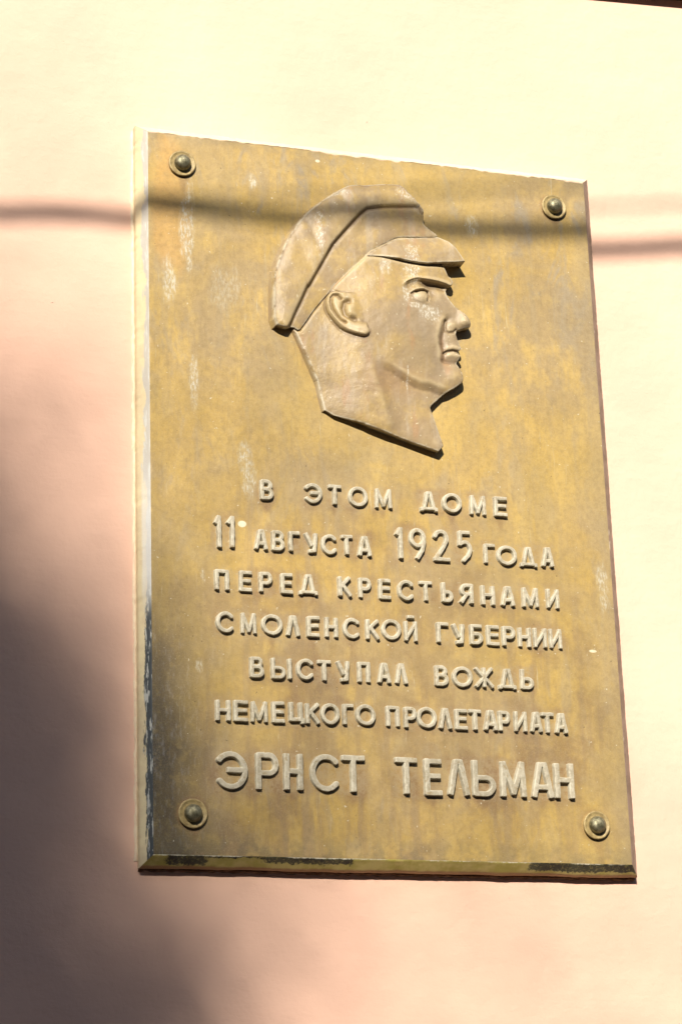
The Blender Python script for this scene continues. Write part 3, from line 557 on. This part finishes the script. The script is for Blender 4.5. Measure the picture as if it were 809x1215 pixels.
# strokes in a unit box (0..1 wide, 0..1 high, centre lines); 'c' marks a curved stroke
G = {
 'О': [arc(.5,.5,.5,.5,0,360,32)], 'С': [arc(.52,.5,.52,.5,42,318,26)],
 'Э': [arc(.45,.5,.55,.5,-140,140,26), [(.40,.52),(.92,.52)]],
 'В': [[(0,0),(0,1)], [(0,1),(.45,1)]+arc(.5,.77,.38,.23,90,-90,9)+[(.4,.54),(0,.54)], [(.4,.54)]+arc(.55,.27,.45,.27,90,-90,9)+[(0,0)]],
 'Т': [[(0,1),(1,1)], [(.5,1),(.5,0)]], 'М': [[(.03,0),(.08,1)], [(.08,1),(.5,.08)], [(.5,.08),(.92,1)], [(.92,1),(.97,0)]],
 'Д': [[(0,-.03),(0,.06),(1,.06),(1,-.03)], [(.16,.06),(.42,1),(.62,1)], [(.62,1),(.84,.06)]],
 'Е': [[(0,0),(0,1)], [(0,1),(1,1)], [(0,.53),(.9,.53)], [(0,0),(1,0)]],
 '1': [[(0,.82),(.62,1)], [(.72,1),(.72,0)]],
 '9': [arc(.5,.72,.48,.28,0,360,24), [(.98,.72),(.97,.55),(.82,.28),(.45,0)]],
 '2': [arc(.5,.76,.44,.24,165,-25,14)+[(.72,.48),(.1,.03)], [(.02,0),(1,0)]],
 '5': [[(.9,1),(.22,1)], [(.22,1),(.16,.58)], [(.16,.6),(.5,.66)]+arc(.48,.42,.5,.25,70,-20,9)+[(.80,.18),(.42,0)]],
 'А': [[(0,0),(.36,1)], [(.36,1),(.64,1)], [(.64,1),(1,0)], [(.12,.27),(.88,.27)]],
 'Г': [[(0,0),(0,1)], [(0,1),(1,1)]], 'У': [[(0,1),(.52,.36)], [(1,1),(.80,.03),(.35,.0)]],
 'П': [[(0,0),(0,1)], [(0,1),(1,1)], [(1,1),(1,0)]],
 'Р': [[(0,0),(0,1)], [(0,1),(.55,1)]+arc(.6,.72,.4,.28,90,-90,10)+[(0,.44)]],
 'К': [[(0,0),(0,1)], [(.95,1),(.05,.48)], [(.28,.60),(1,0)]],
 'Ь': [[(0,0),(0,1)], [(0,.52),(.5,.52)]+arc(.55,.26,.45,.26,90,-90,10)+[(0,0)]],
 'Ы': [[(0,0),(0,1)], [(0,.52),(.3,.52)]+arc(.34,.26,.30,.26,90,-90,10)+[(0,0)], [(1,0),(1,1)]],
 'Я': [[(1,0),(1,1)], [(1,1),(.5,1)]+arc(.45,.73,.43,.27,90,270,10)+[(1,.46)], [(.5,.46),(0,0)]],
 'Н': [[(0,0),(0,1)], [(1,0),(1,1)], [(0,.52),(1,.52)]], 'И': [[(0,0),(0,1)], [(0,.06),(1,.94)], [(1,1),(1,0)]],
 'Й': [[(0,0),(0,.76)], [(0,.06),(1,.70)], [(1,.76),(1,0)], [(.3,1.0),(.75,1.0)]],
 'Л': [[(0,0),(.36,1)], [(.36,1),(.62,1)], [(.62,1),(1,0)]],
 'Б': [[(0,0),(0,1)], [(0,1),(.92,1)], [(0,.54),(.5,.54)]+arc(.55,.27,.45,.27,90,-90,10)+[(0,0)]],
 'Ц': [[(0,1),(0,.1)], [(0,.1),(1,.1),(1,-.06)], [(.84,1),(.84,.1)]],
 'Ж': [[(.5,0),(.5,1)], [(0,1),(.5,.5)], [(.5,.5),(0,0)], [(1,1),(.5,.5)], [(.5,.5),(1,0)]],
}
def rect_sd(X, Z, a, b, r, ext):
    dx, dz = b[0]-a[0], b[1]-a[1]; L = math.hypot(dx, dz); dx /= L; dz /= L
    u = (X-(a[0]+b[0])/2)*dx+(Z-(a[1]+b[1])/2)*dz; v = -(X-(a[0]+b[0])/2)*dz+(Z-(a[1]+b[1])/2)*dx
    cr = r*.35
    qx = np.abs(u)-(L/2+ext-cr); qz = np.abs(v)-(r-cr)
    return -(np.hypot(np.maximum(qx, 0), np.maximum(qz, 0))+np.minimum(np.maximum(qx, qz), 0)-cr)
rng = random.Random(4)
BL = {1: 426.4, 2: 363.7, 3: 311.4, 4: 260.6, 5: 207.6, 6: 155.2, 7: 74.8}
for (ch, ln, x0, x1, zb, zt) in LETTERS:
    big = ln == 7; dig = ch in '1925' ; r = 3.1 if big else (2.3 if dig else 2.15); top = 5.6 if big else 5.0
    if ch in 'МЖДЫИЙ' and not big: r = 1.85
    hgt = 44.0 if big else (40.0 if dig else 25.2)
    zb = BL[ln] + (zb-BL[ln])*.5 + (1.2 if ln == 7 else .6)
    if ch in 'ДЦ': zb = BL[ln]+.6
    if ch == 'Й': hgt = 32.0
    w = x1-x0; sx_, sz_ = w-2*r, hgt-2*r; top *= rng.uniform(.9, 1.1); ph = rng.uniform(0, 90); lean = rng.uniform(-.012, .012)
    def fn(X, Z):
        D = np.full(X.shape, -1e9)
        X = X - lean*(Z-zb) + (vnoise(X+ph, Z, 7, 15)-.5)*.5; Z = Z + (vnoise(X+ph, Z, 8, 16)-.5)*.5
        for st in G[ch]:
            P = [(x0+r+u*sx_, zb+r+v*sz_) for u, v in st]
            for a, b in zip(P[:-1], P[1:]):
                if len(st) > 4: D = np.maximum(D, r-seg_d(X, Z, a, b))
                else: D = np.maximum(D, rect_sd(X, Z, a, b, r, r*.75))
        D = D + (vnoise(X+ph, Z, 3.2, 17)-.5)*.35
        return np.where(D > -1.0, -.6+(top+.6)*ss(-.85, .2, D) + .12*np.minimum(np.maximum(D, 0), 2), -2) + (vnoise(X+ph, Z, 4, 18)-.5)*.3*(D > 0), D, .9
    o = relief('letter' if ch not in '1925' else 'numeral', fn, (x0-3, x1+3, zb-4, zb+hgt+4), .42 if not big else .5, M_letter, plaque)
    o['label'] = ('raised numeral ' if ch in '1925' else 'raised Cyrillic letter ') + ch

# ------------------------------------------------------------------ bolts
def lathe(name, prof_, m, parent, n=40, jit=0.0, loc=(0, 0, 0), seed=0):
    V = []; F = []; rr = random.Random(seed)
    for j, (r, h) in enumerate(prof_):
        for i in range(n):
            a = 2*math.pi*i/n; q = 1+rr.uniform(-jit, jit)
            V.append((r*q*.001*math.cos(a), -h*.001, r*q*.001*math.sin(a)))
    for j in range(len(prof_)-1):
        for i in range(n):
            F.append((j*n+i, j*n+(i+1) % n, (j+1)*n+(i+1) % n, (j+1)*n+i))
    o = link(name, mesh_np(name, V, F), m, parent); o.location = loc; return o
for k, (x, z) in enumerate(((42.8, 859.5), (540.6, 858.2), (45.2, 46.6), (542.2, 46.0))):
    wsh = lathe('bolt_washer', [(16.2, -1), (17.2, 3.0), (16.9, 3.9), (16.0, 4.3), (15.0, 4.1), (14.2, 3.5), (12.6, 3.1), (10.0, 3.0), (9.0, 2.9)], M_washer, plaque, jit=.006, loc=(x*.001, -T, z*.001), seed=k)
    lathe('bolt_head', [(9.9, 2.2), (10.4, 4.2), (10.3, 6.4), (9.6, 8.8), (8.4, 10.8), (6.6, 12.4), (4.4, 13.4), (2.2, 13.9), (.02, 14.0)], M_dome, wsh, jit=.012, seed=k+9)

# ------------------------------------------------------------------ across the street: the tree and the cables whose shade falls on the wall
def tube(V, F, pts, rad, n=8):
    b0 = len(V)
    for i, p in enumerate(pts):
        p = Vector(p); d = (Vector(pts[min(i+1, len(pts)-1)])-Vector(pts[max(i-1, 0)])).normalized()
        u = d.cross(Vector((0.3, .1, 1))).normalized(); v = d.cross(u)
        r = rad[i] if isinstance(rad, (list, tuple)) else rad
        for k in range(n):
            a = 2*math.pi*k/n; q = p+u*(r*math.cos(a))+v*(r*math.sin(a)); V.append(tuple(q))
    for i in range(len(pts)-1):
        for k in range(n):
            F.append((b0+i*n+k, b0+i*n+(k+1) % n, b0+(i+1)*n+(k+1) % n, b0+(i+1)*n+k))
def wp(x, z, k):
    """a point k metres towards the sun from the wall point x,z (mm, plaque coordinates)"""
    return Vector((x*.001, 0, z*.001+BASE_Z)) + SUN*k

KC = 3.1                                               # cables hang about 3 m along the sun's ray
yk = SUN.y*KC
A = [(-1188, 2346), (-1142, 2352), (-1085, 2356), (-1032, 2356), (-985, 2352), (-930, 2351), (-867, 2351), (-821, 2352), (-700, 2357), (-609, 2361), (-528, 2369), (-420, 2381), (-347, 2391), (-273, 2403)]
# shadow line seen from 2.5 m in front of the face -> wall coordinates
Aw = [(x + SX*(2500+26), z - SZ*(2500+26)) for x, z in A]
def spread(P, dz=lambda x: 0):
    x0, z0 = P[0]; x1, z1 = P[-1]
    L = [(x0-d, z0 - 8*(d/300) + (d/9000.)**2*900) for d in (9000, 7000, 5000, 3000, 1500, 700, 300, 120)]
    Rr = [(x1+d, z1 + 55*(d/1000) + (d/9000.)**2*500) for d in (120, 300, 700, 1500, 3000, 5000, 7000, 9000)]
    return [(x, z+dz(x)) for x, z in L+P+Rr]
def cable(name, P, rad, label, y_off=0):
    V = []; F = []; tube(V, F, [wp(x, z, KC+y_off) for x, z in P], rad, 8)
    return tag(link(name, mesh_np(name, V, F), M_rubber), label, 'cable')
cable('overhead_cable', spread(Aw), .0100, 'thick black overhead cable hung along the front of the house')
cable('overhead_cable', spread(Aw, lambda x: 7+55*float(ss(-100, 560, np.array(float(x))))), .0028, 'thin black overhead cable drooping beside the thick one')
for sx_, lb in ((-10.0, 'wooden utility pole left of the plaque holding the cables'), (10.0, 'wooden utility pole right of the plaque holding the cables')):
    rt = bpy.data.objects.new('utility_pole', None); COL.objects.link(rt); rt.location = (sx_, yk-.12, 0); tag(rt, lb, 'pole')
    V = []; F = []; tube(V, F, [(0, 0, -.2), (0, 0, 3), (0, 0, 6.6)], [.14, .12, .10], 14); link('pole', mesh_np('pole', V, F), M_pole, rt)
    box('crossarm', -.06, .06, -.5, .5, 5.9, 6.02, M_pole, rt)

KT = 14.0
EDGE = [(-1500, 760), (-700, 640), (-300, 545), (-168, 449), (-100, 309), (-22, 163), (18, 17), (48, -77), (92, -184), (130, -330), (400, -750), (800, -1300)]
crownP = EDGE + [(200, -3600), (-2200, -4200), (-4600, -3000), (-5000, -800), (-3600, 500)]
rs = np.random.RandomState(11)
def leaves(n, xb, zb_, size, seed, outer):
    r_ = np.random.RandomState(seed); x = r_.uniform(*xb, n); z = r_.uniform(*zb_, n); s_ = poly_sd(x, z, crownP)
    proj = size*size*.5*.5
    dens = np.where(s_ > 0, TI(s_), TO(s_))*(.5 + 1.0*vnoise(x, z, 120, 31)) + .16*ss(250, -250, z)*(s_ > -700)
    per = n/((xb[1]-xb[0])*(zb_[1]-zb_[0]))
    keep = r_.rand(n) < dens/proj/per
    if outer is not None:
        ex0, ex1, ez0, ez1 = outer; keep &= ~((x > ex0) & (x < ex1) & (z > ez0) & (z < ez1))
    return x[keep], z[keep]
TI = lambda s_: 1.25 + 3.8*(1-np.exp(-s_/110))
TO = lambda s_: .62*np.exp(s_/85) + .40*np.exp(s_/330)
root = bpy.data.objects.new('street_tree', None); COL.objects.link(root)
cc = wp(-1900, -1500, KT); root.location = (cc.x-.4, cc.y, 0)
tag(root, 'tall leafy street tree across the road casting soft shade on the wall', 'tree')
def build_leaves(x, z, size, spread_k, seed):
    r_ = np.random.RandomState(seed); n = len(x); k = KT + r_.normal(0, spread_k, n)
    P = np.stack([x*.001 + SUN.x*k, SUN.y*k, z*.001+BASE_Z+SUN.z*k], 1) - np.array(root.location)
    a = r_.normal(size=(n, 3)); a /= np.linalg.norm(a, axis=1)[:, None]; t_ = r_.normal(size=(n, 3)); b_ = np.cross(a, t_); b_ /= np.linalg.norm(b_, axis=1)[:, None]
    s_ = size*.001*r_.uniform(.75, 1.25, n)[:, None]
    V = np.stack([P-a*s_*.7, P+b_*s_*.36, P+a*s_*.7, P-b_*s_*.36], 1).reshape(-1, 3)
    return V
in_box = (-700, 1000, -450, 1300)
x1_, z1_ = leaves(220000, in_box[:2], in_box[2:], 17, 1, None)
x2_, z2_ = leaves(100000, (-5200, 1200), (-4400, 1500), 80, 2, in_box)
V = np.concatenate([build_leaves(x1_, z1_, 17, .45, 3), build_leaves(x2_, z2_, 80, .9, 4)])
fol = link('foliage', mesh_np('foliage', V, np.arange(len(V)).reshape(-1, 4), False), M_leaf, root); fol['kind'] = 'stuff'
print('leaves', len(x1_), len(x2_))
V = []; F = []
tube(V, F, [(0, 0, -.2), (.05, 0, 1.5), (0, .1, 3.5), (.1, .05, 5.5), (.3, 0, cc.z-.2)], [.30, .24, .20, .15, .07], 14)
link('trunk', mesh_np('trunk', V, F), M_bark, root)
for k in range(9):
    rr = random.Random(k); a = k*2.4; z0 = 3.6+k*.35; L = rr.uniform(1.3, 2.2)
    V = []; F = []; px_, py_ = math.cos(a), math.sin(a)*.5
    tube(V, F, [(.05, .05, z0), (px_*L*.5, py_*L*.5, z0+.6), (px_*L, py_*L, z0+1.5)], [.08, .05, .02], 8)
    link('limb', mesh_np('limb', V, F), M_bark, root)

# house added out of view across the street to block the lower sky light
M_brick = mat_simple('facade_paint', (.17, .18, .20), (.22, .23, .25), 2, .9)
M_roof = mat_simple('roof_tile', (.12, .06, .045), (.17, .085, .06), 3, .8)
M_pane = mat_simple('window_glass', (.02, .025, .03), (.03, .035, .04), 3, .08)
M_frame = mat_simple('window_paint', (.55, .54, .5), (.6, .58, .54), 5, .5)
root = bpy.data.objects.new('added_sky_blocking_house', None); COL.objects.link(root); root.location = (0, -21, 0)
tag(root, 'unseen four storey house with tiled roof, added across the street to block low sky light', 'building')
box('wall', -38, 34, -11, 0, 0, 13.0, M_brick, root)
me = bpy.data.meshes.new('roof'); me.from_pydata([(-38.5, .5, 12.9), (34.5, .5, 12.9), (34.5, -11.5, 12.9), (-38.5, -11.5, 12.9), (-34, -5.5, 15.4), (30, -5.5, 15.4)], [], [(0, 1, 5, 4), (1, 2, 5), (2, 3, 4, 5), (3, 0, 4), (0, 3, 2, 1)]); me.update()
link('roof', me, M_roof, root)
wf = None
for i in range(18):
    for j in range(4):
        x = -35+i*4.0; z = 1.1+j*3.1
        if wf is None:
            wf = box('window', -.65, .65, -.02, .06, 0, 1.6, M_frame, root, 0); wp_ = box('pane', -.55, .55, -.02, .075, .1, 1.5, M_pane, wf)
            wf.location = (x, 0, z)
        else:
            o = wf.copy(); COL.objects.link(o); o.parent = root; o.location = (x, 0, z); p = wp_.copy(); COL.objects.link(p); p.parent = o
